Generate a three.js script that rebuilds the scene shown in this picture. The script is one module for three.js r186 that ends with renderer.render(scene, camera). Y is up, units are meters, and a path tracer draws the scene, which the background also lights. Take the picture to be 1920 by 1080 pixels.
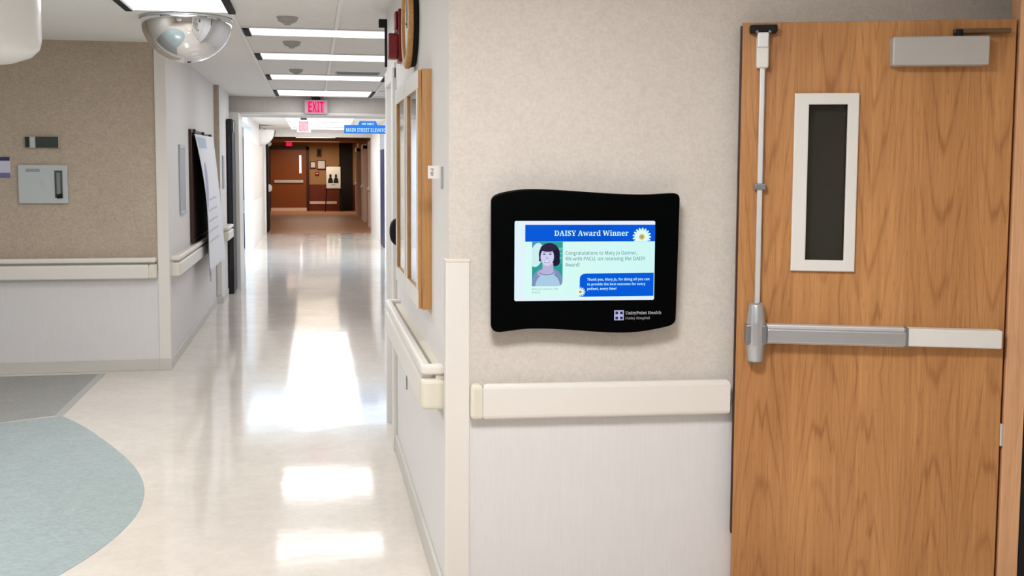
import * as THREE from 'three';
import { RoundedBoxGeometry } from 'three/addons/geometries/RoundedBoxGeometry.js';
import { mergeGeometries } from 'three/addons/utils/BufferGeometryUtils.js';
import { FontLoader } from 'three/addons/loaders/FontLoader.js';
import { TextGeometry } from 'three/addons/geometries/TextGeometry.js';
import { RectAreaLightUniformsLib } from 'three/addons/lights/RectAreaLightUniformsLib.js';

// ------------------------------------------------------------------ camera, sky, light levels, exposure
const scene = new THREE.Scene();
const camera = new THREE.PerspectiveCamera(2 * Math.atan(540 / 2000) * 180 / Math.PI, 1920 / 1080, 0.05, 200);
camera.position.set(0, 1.6, 0);
camera.rotation.set(-0.0784, -0.18469, 0.005, 'YXZ');
camera.setViewOffset(1920, 1080, 0, 65, 1920, 1080);        // lens shift: the photograph is a crop below the optical axis
scene.add(camera);
scene.background = new THREE.Color(0.75, 0.88, 1.0);
scene.backgroundIntensity = 6;
const renderer = new THREE.WebGLRenderer({ antialias: true });
renderer.toneMapping = THREE.LinearToneMapping;
renderer.toneMappingExposure = 1.9;
renderer.shadowMap.enabled = true;
RectAreaLightUniformsLib.init();
const POWER = { front: 30, behind: 3, lobby: 17, junction: 6.5, corridor: 2.0, bright: 1.7, skylight: 0.5, beyond: 8, sideRoom: 1.4, endWash: 8 };
const WARM = new THREE.Color(1, 0.99, 0.985), NEUTRAL = new THREE.Color(0.97, 0.975, 1), COOL = new THREE.Color(0.56, 0.77, 1), AMBER = new THREE.Color(1, 0.82, 0.62);

// ------------------------------------------------------------------ helpers
const CEIL = 2.57;
let seed = 7;
const rnd = () => { seed = (seed * 1664525 + 1013904223) >>> 0; return seed / 4294967296; };
const used = new Map();
function numbered(name) {
  const n = used.get(name) ?? 0; used.set(name, n + 1);
  return n ? name + '_' + String(n).padStart(3, '0') : name;
}
function uvMetres(g) {
  if (g.index) g = g.toNonIndexed();
  const p = g.attributes.position, n = g.attributes.normal, uv = new Float32Array(p.count * 2);
  for (let i = 0; i < p.count; i += 3) {
    let ax = 0, ay = 0, az = 0;
    for (let k = i; k < i + 3; k++) { ax += n.getX(k); ay += n.getY(k); az += n.getZ(k); }
    ax = Math.abs(ax); ay = Math.abs(ay); az = Math.abs(az);
    for (let k = i; k < i + 3; k++) {
      const x = p.getX(k), y = p.getY(k), z = p.getZ(k);
      if (ay >= ax && ay >= az) { uv[k * 2] = x; uv[k * 2 + 1] = z; }
      else if (ax >= az) { uv[k * 2] = z; uv[k * 2 + 1] = y; }
      else { uv[k * 2] = x; uv[k * 2 + 1] = y; }
    }
  }
  g.setAttribute('uv', new THREE.BufferAttribute(uv, 2));
  return g;
}
function box(x0, x1, y0, y1, z0, z1, r = 0) {
  const w = x1 - x0, h = y1 - y0, d = z1 - z0;
  const g = r > 0 ? new RoundedBoxGeometry(w, h, d, 2, Math.min(r, w / 2.01, h / 2.01, d / 2.01)) : new THREE.BoxGeometry(w, h, d);
  g.translate((x0 + x1) / 2, (y0 + y1) / 2, (z0 + z1) / 2);
  return uvMetres(g);
}
function shapeOf(pts) { const s = new THREE.Shape(); pts.forEach((p, i) => i ? s.lineTo(p[0], p[1]) : s.moveTo(p[0], p[1])); return s; }
function extrude(shape, depth, bevel = 0, segs = 2, curve = 12) {
  const g = new THREE.ExtrudeGeometry(shape, { depth: depth - 2 * bevel, bevelEnabled: bevel > 0, bevelThickness: bevel, bevelSize: bevel, bevelOffset: -bevel, bevelSegments: segs, curveSegments: curve });
  g.translate(0, 0, bevel);
  return g;
}
function roundedPlan(x0, x1, d0, d1, rl, rr) {              // plan outline: wall at d0, room at d1, outer corners rounded
  const s = new THREE.Shape();
  s.moveTo(x0, d0); s.lineTo(x1, d0); s.lineTo(x1, d1 - rr);
  if (rr > 0) s.absarc(x1 - rr, d1 - rr, rr, 0, Math.PI / 2, false); else s.lineTo(x1, d1);
  s.lineTo(x0 + rl, d1);
  if (rl > 0) s.absarc(x0 + rl, d1 - rl, rl, Math.PI / 2, Math.PI, false); else s.lineTo(x0, d1);
  s.closePath();
  return s;
}
function planExtrude(shape, y0, y1, bevel, segs) { const g = extrude(shape, y1 - y0, bevel, segs); g.rotateX(Math.PI / 2).translate(0, y1, 0); return uvMetres(g); }
const merge = (list) => mergeGeometries(list.map((g) => (g.index ? g.toNonIndexed() : g)));
function mesh(name, g, m, parent) {
  if (Array.isArray(g)) g = merge(g);
  const o = new THREE.Mesh(g, m); o.name = name; o.castShadow = o.receiveShadow = true;
  parent.add(o); return o;
}
const part = mesh;
function base(name, pos = [0, 0, 0], turn = 0) {
  const o = new THREE.Group(); o.name = numbered(name); o.position.set(...pos); o.rotation.y = turn; scene.add(o); return o;
}
function thing(name, label, category, pos, turn, group) {
  const o = base(name, pos, turn); o.userData = { label, category }; if (group) o.userData.group = group; return o;
}
function structGroup(name, pos, turn) { const o = base(name, pos, turn); o.userData.kind = 'structure'; return o; }
function struct(name, g, m) { const o = mesh(numbered(name), g, m, scene); o.userData.kind = 'structure'; return o; }

// periodic value noise
function lattice(n, s) { const a = new Float32Array(n * n); let q = s * 9301 + 49297; for (let i = 0; i < a.length; i++) { q = (q * 1664525 + 1013904223) >>> 0; a[i] = q / 4294967296; } return a; }
function noiseFn(nx, ny, s) {
  const m = Math.max(nx, ny), L = lattice(m, s), at = (i, j) => L[(((j % ny) + ny) % ny) * m + (((i % nx) + nx) % nx)], sm = (t) => t * t * (3 - 2 * t);
  return (u, v) => {
    const x = u * nx, y = v * ny, i = Math.floor(x), j = Math.floor(y), a = sm(x - i), b = sm(y - j);
    return (at(i, j) * (1 - a) + at(i + 1, j) * a) * (1 - b) + (at(i, j + 1) * (1 - a) + at(i + 1, j + 1) * a) * b;
  };
}
function tex(w, h, size, fn, srgb = true) {                 // size: metres covered [x, y]
  const d = new Uint8Array(w * h * 4);
  for (let y = 0; y < h; y++) for (let x = 0; x < w; x++) {
    const c = fn(x / w, y / h), i = (y * w + x) * 4;
    d[i] = Math.max(0, Math.min(255, c[0])); d[i + 1] = Math.max(0, Math.min(255, c[1])); d[i + 2] = Math.max(0, Math.min(255, c[2])); d[i + 3] = 255;
  }
  const t = new THREE.DataTexture(d, w, h, THREE.RGBAFormat);
  t.wrapS = t.wrapT = THREE.RepeatWrapping; t.magFilter = THREE.LinearFilter; t.minFilter = THREE.LinearMipmapLinearFilter; t.generateMipmaps = true;
  if (srgb) t.colorSpace = THREE.SRGBColorSpace;
  t.repeat.set(1 / size[0], 1 / size[1]); t.needsUpdate = true;
  return t;
}
function canvasTex(w, h, draw) {
  const c = document.createElement('canvas'); c.width = w; c.height = h; draw(c.getContext('2d'), w, h);
  const t = new THREE.CanvasTexture(c); t.colorSpace = THREE.SRGBColorSpace; t.anisotropy = 8; return t;
}
const std = (color, roughness = 0.6, metalness = 0, more = {}) => new THREE.MeshStandardMaterial({ color, roughness, metalness, ...more });

// ------------------------------------------------------------------ materials
const n1 = noiseFn(9, 9, 1), n2 = noiseFn(40, 40, 2), n3 = noiseFn(128, 128, 3), nStreak = noiseFn(120, 8, 4), nStreak2 = noiseFn(256, 20, 5), nWeave = noiseFn(64, 256, 6);
const mottled = (r, g, b, k, s) => tex(512, 512, [s, s], (u, v) => { const t = (n1(u, v) - 0.5) * 4 * k + (n2(u, v) - 0.5) * 7 * k + (n3(u, v) - 0.5) * 15 * k + (nWeave(u, v) - 0.5) * 7 * k; return [r + t, g + t * 1.02, b + t * 1.08]; });
const streaky = (r, g, b, k, s) => tex(512, 512, [s, s], (u, v) => { const t = (nStreak(u, v) - 0.5) * 12 * k + (nStreak2(u, v) - 0.5) * 10 * k + (n1(u, v) - 0.5) * 5 * k; return [r + t, g + t, b + t * 1.05]; });
const M = {
  paper: std(0xffffff, 0.85, 0, { map: mottled(215, 208, 201, 0.6, 0.9) }),
  paperTan: std(0xffffff, 0.85, 0, { map: mottled(188, 172, 154, 1.0, 1.3) }),
  wainscot: std(0xffffff, 0.7, 0, { map: streaky(227, 225, 226, 0.22, 0.8) }),
  paintWhite: std(0xe6e4e3, 0.7),
  ceilPaint: std(0xf0eeea, 0.9),
  tile: std(0xffffff, 0.95, 0, { map: mottled(236, 233, 229, 0.7, 0.6) }),
  bar: std(0xeceae6, 0.5),
  vinyl: std(0xe8e4de, 0.42),
  vinylCream: std(0xe2dccd, 0.45),
  base: std(0xcfcdc6, 0.5),
  floor: new THREE.MeshPhysicalMaterial({ color: 0xffffff, roughness: 0.1, specularIntensity: 1, ior: 1.5, map: tex(1024, 1024, [2.6, 2.6], (u, v) => { const t = (n1(u, v) - 0.5) * 9 + (n2(u, v) - 0.5) * 6 + (n3(u, v) - 0.5) * 6; return [224 + t, 216 + t, 206 + t]; }),
    roughnessMap: tex(256, 256, [1.7, 2.9], (u, v) => { const t = 205 + n1(u, v) * 50; return [t, t, t]; }, false),
    bumpMap: tex(512, 512, [1.9, 1.3], (u, v) => { const t = 128 + (n1(u, v) - 0.5) * 190 + (n2(u, v) - 0.5) * 40; return [t, t, t]; }, false), bumpScale: 0.0005 }),
  teal: new THREE.MeshPhysicalMaterial({ color: 0xffffff, roughness: 0.24, map: mottled(166, 181, 182, 0.7, 1.6) }),
  carpet: std(0xffffff, 0.7, 0, { map: mottled(162, 162, 159, 1.0, 0.8) }),
  edge: std(0xb9b8b4, 0.5),
  black: std(0x08090a, 0.38), blackMatt: std(0x050608, 0.8), darkRubber: std(0x0b0c10, 0.6),
  glossBlack: new THREE.MeshPhysicalMaterial({ color: 0x000102, roughness: 0.4, specularIntensity: 0.1 }),
  alu: std(0xc2c4c9, 0.36, 0.75), aluLight: std(0xdcdde0, 0.42, 0.45), aluDark: std(0x8f9197, 0.4, 0.75), chrome: std(0xd8dade, 0.2, 1),
  white: std(0xe6e4e0, 0.5), whiteGloss: std(0xe9e8e6, 0.25), greyPlastic: std(0x9aa0a2, 0.5), panelGrey: std(0xbfc6c8, 0.45),
  red: std(0x7c0a12, 0.4), mirror: std(0xe9ebee, 0.06, 1),
  navy: std(0x0d1d4a, 0.45), brownDark: std(0x3b1d12, 0.5), greyDoor: std(0x9fa2aa, 0.5),
  farTan: std(0xa9835a, 0.8), farRed: std(0x6e2c1c, 0.6), farBrown: std(0x87491f, 0.4), farFrame: std(0xf0dacd, 0.55), farFloor: std(0xffffff, 0.4, 0, { map: mottled(176, 128, 96, 2, 1.2) }),
  pane: new THREE.MeshPhysicalMaterial({ color: 0xf2f6fa, roughness: 0.03, transmission: 1, thickness: 0, ior: 1.5 }),
  smoked: new THREE.MeshPhysicalMaterial({ color: 0xc6c6c2, roughness: 0.05, transmission: 1, thickness: 0, ior: 1.5 }),
  paperSheet: std(0xe4e8f0, 0.8), cork: std(0x3d2117, 0.8),
};
const glow = (color, k, base = 0xffffff) => new THREE.MeshPhysicalMaterial({ specularIntensity: 0.15, color: base, emissive: color, emissiveIntensity: k * 0.55, roughness: 0.6 });

// oak veneer: book-matched leaves, arches opening up above the middle and down below it
function oak(r, g, b, w, h, size, leafW, contrast) {
  const big = noiseFn(4, 5, 21), fine = noiseFn(256, 12, 22), mid = noiseFn(60, 6, 23), pore = noiseFn(400, 60, 24);
  return tex(w, h, size, (u, v) => {
    const x = u * size[0], y = v * size[1], leaf = Math.floor(x / leafW), cx = (leaf + 0.5 + 0.12 * Math.sin(leaf * 2.3)) * leafW, dx = (x - cx) / (leafW * 0.5);
    const y0 = 0.95 + 0.22 * Math.sin(leaf * 1.7), warp = (big(u, v) - 0.5) * 0.6;
    const f = Math.abs(y - y0) * 3.6 - dx * dx * 2.6 + warp + (mid(u, v) - 0.5) * 0.5, ring = f - Math.floor(f);
    let line = Math.exp(-Math.pow((ring - 0.5) / 0.11, 2)) * (0.35 + 0.65 * mid(v * 0.7, u)) * Math.max(0.15, 1 - Math.abs(dx) * 0.55);
    line += Math.pow(pore(u, v), 6) * 0.55;
    const t = (fine(u, v) - 0.5) * 15 + (mid(u, v) - 0.5) * 14 + (big(u, v) - 0.5) * 12 + ((leaf * 37) % 5 - 2) * 2.2 - line * contrast;
    return [r + t, g + t * 0.95, b + t * 0.72];
  });
}
M.oakDoor = std(0xffffff, 0.42, 0, { map: oak(192, 137, 84, 1024, 2048, [0.95, 2.2], 0.19, 30) });
M.oakFrame = std(0xffffff, 0.45, 0, { map: oak(226, 174, 130, 256, 1024, [0.3, 2.4], 0.3, 14) });
M.oakCase = std(0xffffff, 0.45, 0, { map: oak(198, 148, 90, 256, 512, [0.4, 1.1], 0.1, 18) });

// ------------------------------------------------------------------ floor
function plate(pts, y0, y1) { const g = extrude(shapeOf(pts.map(([x, z]) => [x, -z])), y1 - y0); g.rotateX(-Math.PI / 2).translate(0, y0, 0); return uvMetres(g); }   // pts are (x, world z)
struct('floor', [box(-4.6, 3.2, -0.1, 0, -8.95, 3.2), box(-1.35, 2.6, -0.1, 0, -26.8, -8.95), box(-4.6, -1.35, -0.1, 0, -27, -16.0)], M.floor);
struct('floor_corridor_beyond', box(-3.2, 3.2, -0.1, 0, -42.5, -26.8), M.farFloor);
{
  const teal = new THREE.Shape();
  teal.moveTo(-1.61, -7.2);
  teal.splineThru([[-1.4, -6.86], [-1.08, -6.2], [-0.9, -5.72], [-0.82, -5.3], [-0.83, -4.9], [-0.94, -4.47], [-1.15, -4.1], [-1.7, -3.6], [-2.4, -3.3], [-3.2, -3.4], [-4.3, -4.0]].map((p) => new THREE.Vector2(...p)));
  teal.lineTo(-4.4, -4.2); teal.lineTo(-4.4, -6.2);
  teal.splineThru([[-3.4, -6.45], [-2.5, -6.8], [-1.95, -7.04], [-1.61, -7.2]].map((p) => new THREE.Vector2(...p)));
  const pts = teal.getPoints(10).map((p) => [p.x, p.y]);
  struct('floor_inlay', plate(pts, 0.0, 0.0016), M.teal);
  struct('floor_walk_off', plate([[-4.5, -8.64], [-1.65, -8.64], [-1.65, -7.22], [-1.95, -7.06], [-2.5, -6.82], [-3.4, -6.47], [-4.5, -6.2]], 0.0, 0.0014), M.carpet);
  struct('trim_1', box(-1.65, -1.6, 0, 0.004, -8.64, -7.21, 0.001), M.edge);
}

// ------------------------------------------------------------------ walls
function wallLayers(w, x0, x1, split, mU, mL, z = 0) {         // coverings of a wall whose face is local z = 0
  part('wallcovering', box(x0, x1, split, CEIL + 0.03, z - 0.1, z), mU, w);
  part('wainscot', box(x0, x1, 0, split, z - 0.1, z), mL, w);
}
const ANG = 3.7 * Math.PI / 180;
const displayWall = structGroup('wall_display', [0.46, 0, -3.65], -ANG);
wallLayers(displayWall, 0, 2.6, 0.79, M.paper, M.wainscot);
const rightWall = structGroup('wall_right', [0.46, 0, -3.65], -Math.PI / 2);   // local x runs down the corridor? see below
rightWall.rotation.y = Math.PI / 2 * -1;                     // local +x = world +z, local +z = world -x
{
  const w = rightWall;                                         // corridor stretch z from -3.65 to -7.05 is local x from 0 to -3.4
  part('wallcovering', [box(-2.38, 0, 0.79, CEIL + 0.03, -0.1, 0), box(-3.1, -2.38, 2.16, CEIL + 0.03, -0.1, 0), box(-3.1, -3.02, 0.79, 2.16, -0.1, 0)], M.paintWhite, w);
  part('wainscot', [box(-2.38, 0, 0, 0.79, -0.1, 0), box(-3.1, -3.02, 0, 0.79, -0.1, 0)], M.wainscot, w);
}
struct('wall_right_return', box(0.465, 1.6, 0, CEIL + 0.03, -6.75, -6.65), M.paintWhite);
struct('wall_right_beyond', [box(1.42, 1.55, 0, CEIL + 0.03, -21.6, -6.75), box(1.42, 1.55, 0, CEIL + 0.03, -26.8, -22.75), box(1.42, 1.55, 2.35, CEIL + 0.03, -22.75, -21.6)], M.paintWhite);
// the wall across the junction, facing the camera
const junctionWall = structGroup('wall_junction', [0, 0, -8.75], 0);
wallLayers(junctionWall, -4.6, -1.13, 0.79, M.paperTan, M.wainscot);
// left side of the corridor
const leftWall = structGroup('wall_left', [-1.13, 0, -8.75], Math.PI / 2);     // local x = -(z), local z = +x
wallLayers(leftWall, 0.1, 4.25, 0.79, M.paintWhite, M.wainscot);
const leftWall2 = structGroup('wall_left_pier', [-1.07, 0, -13.0], Math.PI / 2);
part('wallcovering', box(0, 1.5, 0.79, CEIL + 0.03, -0.12, 0), M.paintWhite, leftWall2);
part('wainscot', box(0, 1.5, 0, 0.79, -0.12, 0), M.wainscot, leftWall2);
part('pier_end', box(-0.004, 0, 1.36, CEIL + 0.03, -0.12, 0.0), M.paperTan, leftWall2);
part('corner_guard', box(-0.012, 0.06, 0.1, 1.36, -0.055, 0.004, 0.003), M.vinyl, leftWall2);
// portal across the corridor
struct('beam_portal', box(-1.2, 1.5, 2.35, CEIL + 0.03, -16.3, -15.0), M.paper);
struct('trim_portal', [box(-1.16, -0.95, 0, 2.33, -15.3, -14.55, 0.004), box(-1.16, 1.42, 2.33, 2.362, -15.2, -14.97, 0.004)], M.vinyl);
struct('wall_left_beyond', [box(-1.32, -1.16, 0, CEIL + 0.03, -16.9, -14.5), box(-1.32, -1.16, 0, CEIL + 0.03, -26.8, -21.6), box(-1.32, -1.16, 2.4, CEIL + 0.03, -21.6, -16.9)], M.paintWhite);
struct('wall_vestibule', [box(-4.75, -4.6, 0, 2.7, -8.9, 3.2), box(-4.6, 3.2, 0, 2.7, 3.05, 3.2), box(3.05, 3.2, 0, 2.7, -5, 3.2)], M.paper);

// baseboards
struct('baseboard_junction', [box(-4.6, -1.12, 0, 0.09, -8.75, -8.735, 0.003)], M.base);
struct('baseboard_right', box(0.445, 0.46, 0, 0.1, -5.95, -3.66, 0.003), M.base);
struct('baseboard_left', [box(-1.13, -1.117, 0, 0.08, -13.0, -8.8, 0.003), box(-1.07, -1.057, 0, 0.08, -13.9, -13.0, 0.003)], M.base);
{ const g = structGroup('baseboard_display', [0.46, 0, -3.65], -ANG); part('baseboard', box(0.08, 2.0, 0, 0.1, 0, 0.014, 0.003), M.base, g); }

// ------------------------------------------------------------------ ceiling
const ROWS = [[-8.08, -7.66], [-9.82, -9.29], [-11.98, -11.38], [-14.6, -13.6]];
{
  struct('ceiling_slab', box(-4.75, 3.2, 2.63, 2.78, -42.5, 3.2), M.ceilPaint);
  const gx0 = -0.49, gx1 = 1.42, gz0 = -15.0, gz1 = -5.9;
  const c = structGroup('ceiling', [0, 0, 0], 0);
  part('drywall', [box(-4.6, gx0, CEIL, 2.63, -15.0, -6.98), box(-4.6, -1.11, CEIL, 2.63, -6.98, 3.05), box(-1.11, -0.47, CEIL, 2.63, -5.65, 3.05), box(-0.47, 3.05, CEIL, 2.63, -5.9, 3.05), box(-0.47, gx0 + 0.001, CEIL, 2.63, -6.98, -5.9), box(-1.32, 1.55, CEIL, 2.63, -16.6, -16.3)], M.ceilPaint, c);
  const xs = [gx0, 0.17, 0.8, gx1], bars = [];
  for (const x of [gx0, 0.17, 0.8]) {
    if (x === 0.17) { let a = gz1; for (const [l, h] of [...ROWS].map((r) => r)) { bars.push([x, h, a]); a = l; } bars.push([x, gz0, a]); } else bars.push([x, gz0, gz1]);
  }
  for (const [x, a, b] of bars) part('ceiling_bar', box(x - 0.013, x + 0.013, CEIL - 0.008, CEIL + 0.02, a, b, 0.002), M.bar, c);
  let z = gz1;
  for (const [l, h] of [...ROWS, [gz0, gz0]]) {
    for (let k = 0; k < 3; k++) part('ceiling_tile', box(xs[k] + 0.012, xs[k + 1] - 0.012, CEIL + 0.004, CEIL + 0.022, h + 0.012, z - 0.012, 0.003), M.tile, c);
    if (l !== h) part('ceiling_tile', box(xs[2] + 0.012, xs[3] - 0.012, CEIL + 0.004, CEIL + 0.022, l + 0.012, h - 0.012, 0.003), M.tile, c);
    for (const q of [h, l]) if (q > gz0) part('ceiling_bar', box(gx0, gx1, CEIL - 0.006, CEIL + 0.02, q - 0.01, q + 0.01, 0.002), M.bar, c);
    z = l;
  }
  struct('ceiling_beyond', [box(-1.32, 1.55, CEIL, 2.63, -26.8, -20.1), box(-1.32, -1.12, CEIL, 2.63, -20.1, -16.6), box(1.4, 1.55, CEIL, 2.63, -20.1, -16.6), box(-4.6, -1.32, CEIL, 2.63, -27, -15)], M.ceilPaint);
}
// fluorescent fixtures: housing, dark end caps, diffuser cells, and the light itself
function ceilingLight(label, x0, x1, z0, z1, power, color, group, opt = {}) {
  const cx = (x0 + x1) / 2, cz = (z0 + z1) / 2, t = thing('ceiling_light', label, 'ceiling light', [cx, 0, cz], 0, group), w = (x1 - x0) / 2, d = (z1 - z0) / 2;
  const f = 0.014, low = opt.surface ? 0.03 : 0, y0 = CEIL - 0.004 - low, y1 = opt.surface ? CEIL : CEIL + 0.045;
  part('frame', [box(-w, w, y0, y1, -d, -d + f), box(-w, w, y0, y1, d - f, d), box(-w, -w + f, y0, y1, -d + f, d - f), box(w - f, w, y0, y1, -d + f, d - f)], M.bar, t);
  const lens = glow(color, opt.glow ?? 1.3);
  const cells = opt.cells ?? 4, cw = (2 * w - 2 * f) / cells;
  for (let k = 0; k < cells; k++) part('diffuser', box(-w + f + k * cw + 0.002, -w + f + (k + 1) * cw - 0.002, CEIL + 0.012 - low, CEIL + 0.02 - low, -d + f, d - f), lens, t);
  if (opt.caps) for (const s of [-1, 1]) part('end_cap', box(s < 0 ? -w - 0.018 : w - 0.026, s < 0 ? -w + 0.026 : w + 0.018, CEIL - 0.016, CEIL + 0.002, -d + 0.02, d - 0.02, 0.003), M.blackMatt, t);
  const L = new THREE.RectAreaLight(color, power, 2 * w - 2 * f, 2 * d - 2 * f);
  L.position.set(cx, CEIL + 0.006 - low, cz); L.rotation.x = -Math.PI / 2; scene.add(L); L.name = 'light';
  return t;
}
const rowLabel = ['wide white ceiling light strip beside the dome mirror, nearest of the corridor row', 'second white ceiling light strip along the corridor after the dome mirror', 'third white ceiling light strip, just past the ceiling vent', 'last white ceiling light strip, right before the portal with the red EXIT sign'];
ROWS.forEach(([l, h], i) => ceilingLight(rowLabel[i], -0.45, 0.77, l, h, POWER.corridor, NEUTRAL, 'corridor ceiling light strips', { caps: true }));
ceilingLight('white rectangular ceiling light right above and in front of the dome mirror', -1.1, -0.48, -6.97, -5.66, POWER.junction, NEUTRAL, undefined, { caps: true, cells: 1 });
for (const [x0, x1, z0, z1, w] of [[0.0, 0.6, -2.2, -1.6, 'by the display wall'], [0.5, 1.7, 0.0, 0.6, 'behind the viewer'], [-3.2, -2.0, -4.2, -3.6, 'over the teal floor inlay']]) {
  ceilingLight('recessed white ceiling light in the lobby ' + w, x0, x1, z0, z1, w.startsWith('by') ? POWER.front : w.startsWith('behind') ? POWER.behind : POWER.lobby, WARM, 'lobby ceiling lights', { surface: true });
}
// skylight diffusers and bright row beyond the portal
for (let k = 0; k < 2; k++) {
  const a = k ? 0.16 : -1.12, b = k ? 1.4 : 0.12;
  const g = structGroup('window_skylight', [0, 0, 0], 0);
  part('skylight_diffuser', box(a, b, CEIL + 0.02, CEIL + 0.03, -20.1, -16.62), glow(COOL, 1.0), g);
  part('skylight_frame', [box(a, b, CEIL - 0.01, CEIL + 0.05, -16.64, -16.6), box(a, b, CEIL - 0.01, CEIL + 0.05, -20.12, -20.08)], M.bar, g);
  const L = new THREE.RectAreaLight(COOL, POWER.skylight, b - a, 3.4); L.position.set((a + b) / 2, CEIL + 0.015, -18.36); L.rotation.x = -Math.PI / 2; L.name = 'light'; scene.add(L);
}
const bz = [-18.7, -20.0, -21.3, -22.7, -24.1, -25.6];
const bl = ['first', 'second', 'third', 'fourth', 'fifth', 'last'];
bz.forEach((z, i) => ceilingLight(bl[i] + ' of the glaring white ceiling lights between the two EXIT signs and the brown corridor', -0.5, 0.8, z - 0.62, z + 0.42, POWER.bright, new THREE.Color(1, 1, 1), 'glaring ceiling lights beyond the portal', { cells: 3, glow: 2, surface: true }));
// ------------------------------------------------------------------ handrails
function handrail(name, label, pos, turn, L, opt = {}) {
  const t = thing(name, label, 'handrail', pos, turn), e = 0.055, D = 0.085, [y0, y1] = [0.735, 0.845], bv = 0.014, lc = opt.left !== false, rc = opt.right !== false;
  part('bumper', planExtrude(roundedPlan(lc ? e + 0.001 : 0, rc ? L - e - 0.001 : L, 0.02, D, 0, 0), y0, y1, bv, 3), M.vinyl, t);
  if (lc) part('end_cap', planExtrude(roundedPlan(0, e, 0, D, 0.035, 0), y0, y1, bv, 3), M.vinylCream, t);
  if (rc) part('end_cap', planExtrude(roundedPlan(L - e, L, 0, D, 0, 0.035), y0, y1, bv, 3), M.vinylCream, t);
  if (opt.grip !== false) {
    const th = 0.036, s = new THREE.Shape(), r = 0.03;
    const xl = lc ? 0.004 : -0.001, xr = rc ? L - 0.004 : L;
    if (lc && rc) {
      s.moveTo(xl, 0); s.lineTo(xl, D - r); s.absarc(xl + r, D - r, r, Math.PI, Math.PI / 2, true); s.lineTo(xr - r, D); s.absarc(xr - r, D - r, r, Math.PI / 2, 0, true); s.lineTo(xr, 0); s.lineTo(xr - th, 0); s.lineTo(xr - th, D - th); s.lineTo(xl + th, D - th); s.lineTo(xl + th, 0);
    } else if (lc) { s.moveTo(xl, 0); s.lineTo(xl, D - r); s.absarc(xl + r, D - r, r, Math.PI, Math.PI / 2, true); s.lineTo(xr, D); s.lineTo(xr, D - th); s.lineTo(xl + th, D - th); s.lineTo(xl + th, 0); }
    else { s.moveTo(xl, D - th); s.lineTo(xl, D); s.lineTo(xr - r, D); s.absarc(xr - r, D - r, r, Math.PI / 2, 0, true); s.lineTo(xr, 0); s.lineTo(xr - th, 0); s.lineTo(xr - th, D - th); }
    part('grip_rail', planExtrude(s, 0.862, 0.9, 0.012, 3), M.vinyl, t);
    part('retainer', box(0.02, L - 0.02, 0.745, 0.88, 0, 0.03, 0.002), M.vinylCream, t);
  } else part('retainer', box(0.02, L - 0.02, 0.745, 0.835, 0, 0.022, 0.002), M.vinylCream, t);
  return t;
}
handrail('handrail', 'cream vinyl handrail under the wooden display case, running to the corner guard', [0.46, 0, -5.75], -Math.PI / 2, 1.98);
handrail('handrail', 'cream handrail across the tan wall below the intercom panel', [-4.5, 0, -8.75], 0, 3.29, { left: false });
handrail('handrail', 'white handrail on the corridor wall behind the draped poster', [-1.13, 0, -8.83], Math.PI / 2, 4.1);
handrail('handrail', 'short white handrail on the pier beside the dark door leaf', [-1.07, 0, -13.05], Math.PI / 2, 0.82);
{
  const t = thing('bumper_rail', 'flat cream bumper rail between the corner guard and the wooden door', 'bumper rail', [0.46, 0, -3.65], -ANG);
  part('bumper', planExtrude(roundedPlan(0.116, 1.0, 0.01, 0.045, 0, 0), 0.732, 0.857, 0.016, 3), M.vinyl, t);
  part('end_cap', planExtrude(roundedPlan(0.074, 0.115, 0, 0.045, 0.014, 0), 0.732, 0.857, 0.016, 3), M.vinylCream, t);
  part('retainer', box(0.08, 1.0, 0.74, 0.835, 0, 0.012), M.vinylCream, t);
}
// ------------------------------------------------------------------ corner guards
{
  const t = thing('corner_guard', 'tall off-white vinyl corner guard ending below the display, between the two rails', 'corner guard', [0.46, 0, -3.65], -ANG);
  part('guard_face', box(-0.012, 0.072, 0.02, 1.287, 0, 0.012, 0.004), M.vinyl, t);
  part('guard_return', box(-0.012, -0.001, 0.02, 1.287, -0.09, 0.004, 0.004), M.vinyl, t);
  part('guard_cap', box(-0.013, 0.073, 1.28, 1.291, -0.005, 0.014, 0.003), M.vinylCream, t);
  const u = thing('corner_guard', 'full-height pale corner guard where the tan wall meets the corridor', 'corner guard', [-1.13, 0, -8.75], 0);
  part('guard_face', box(-0.075, 0.012, 0.06, CEIL, 0, 0.012, 0.004), M.vinyl, u);
  part('guard_return', box(0.001, 0.012, 0.06, CEIL, -0.075, 0.004, 0.004), M.paintWhite, u);
  part('guard_foot', box(-0.078, 0.016, 0.0, 0.07, -0.02, 0.022, 0.003), M.base, u);
}
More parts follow.
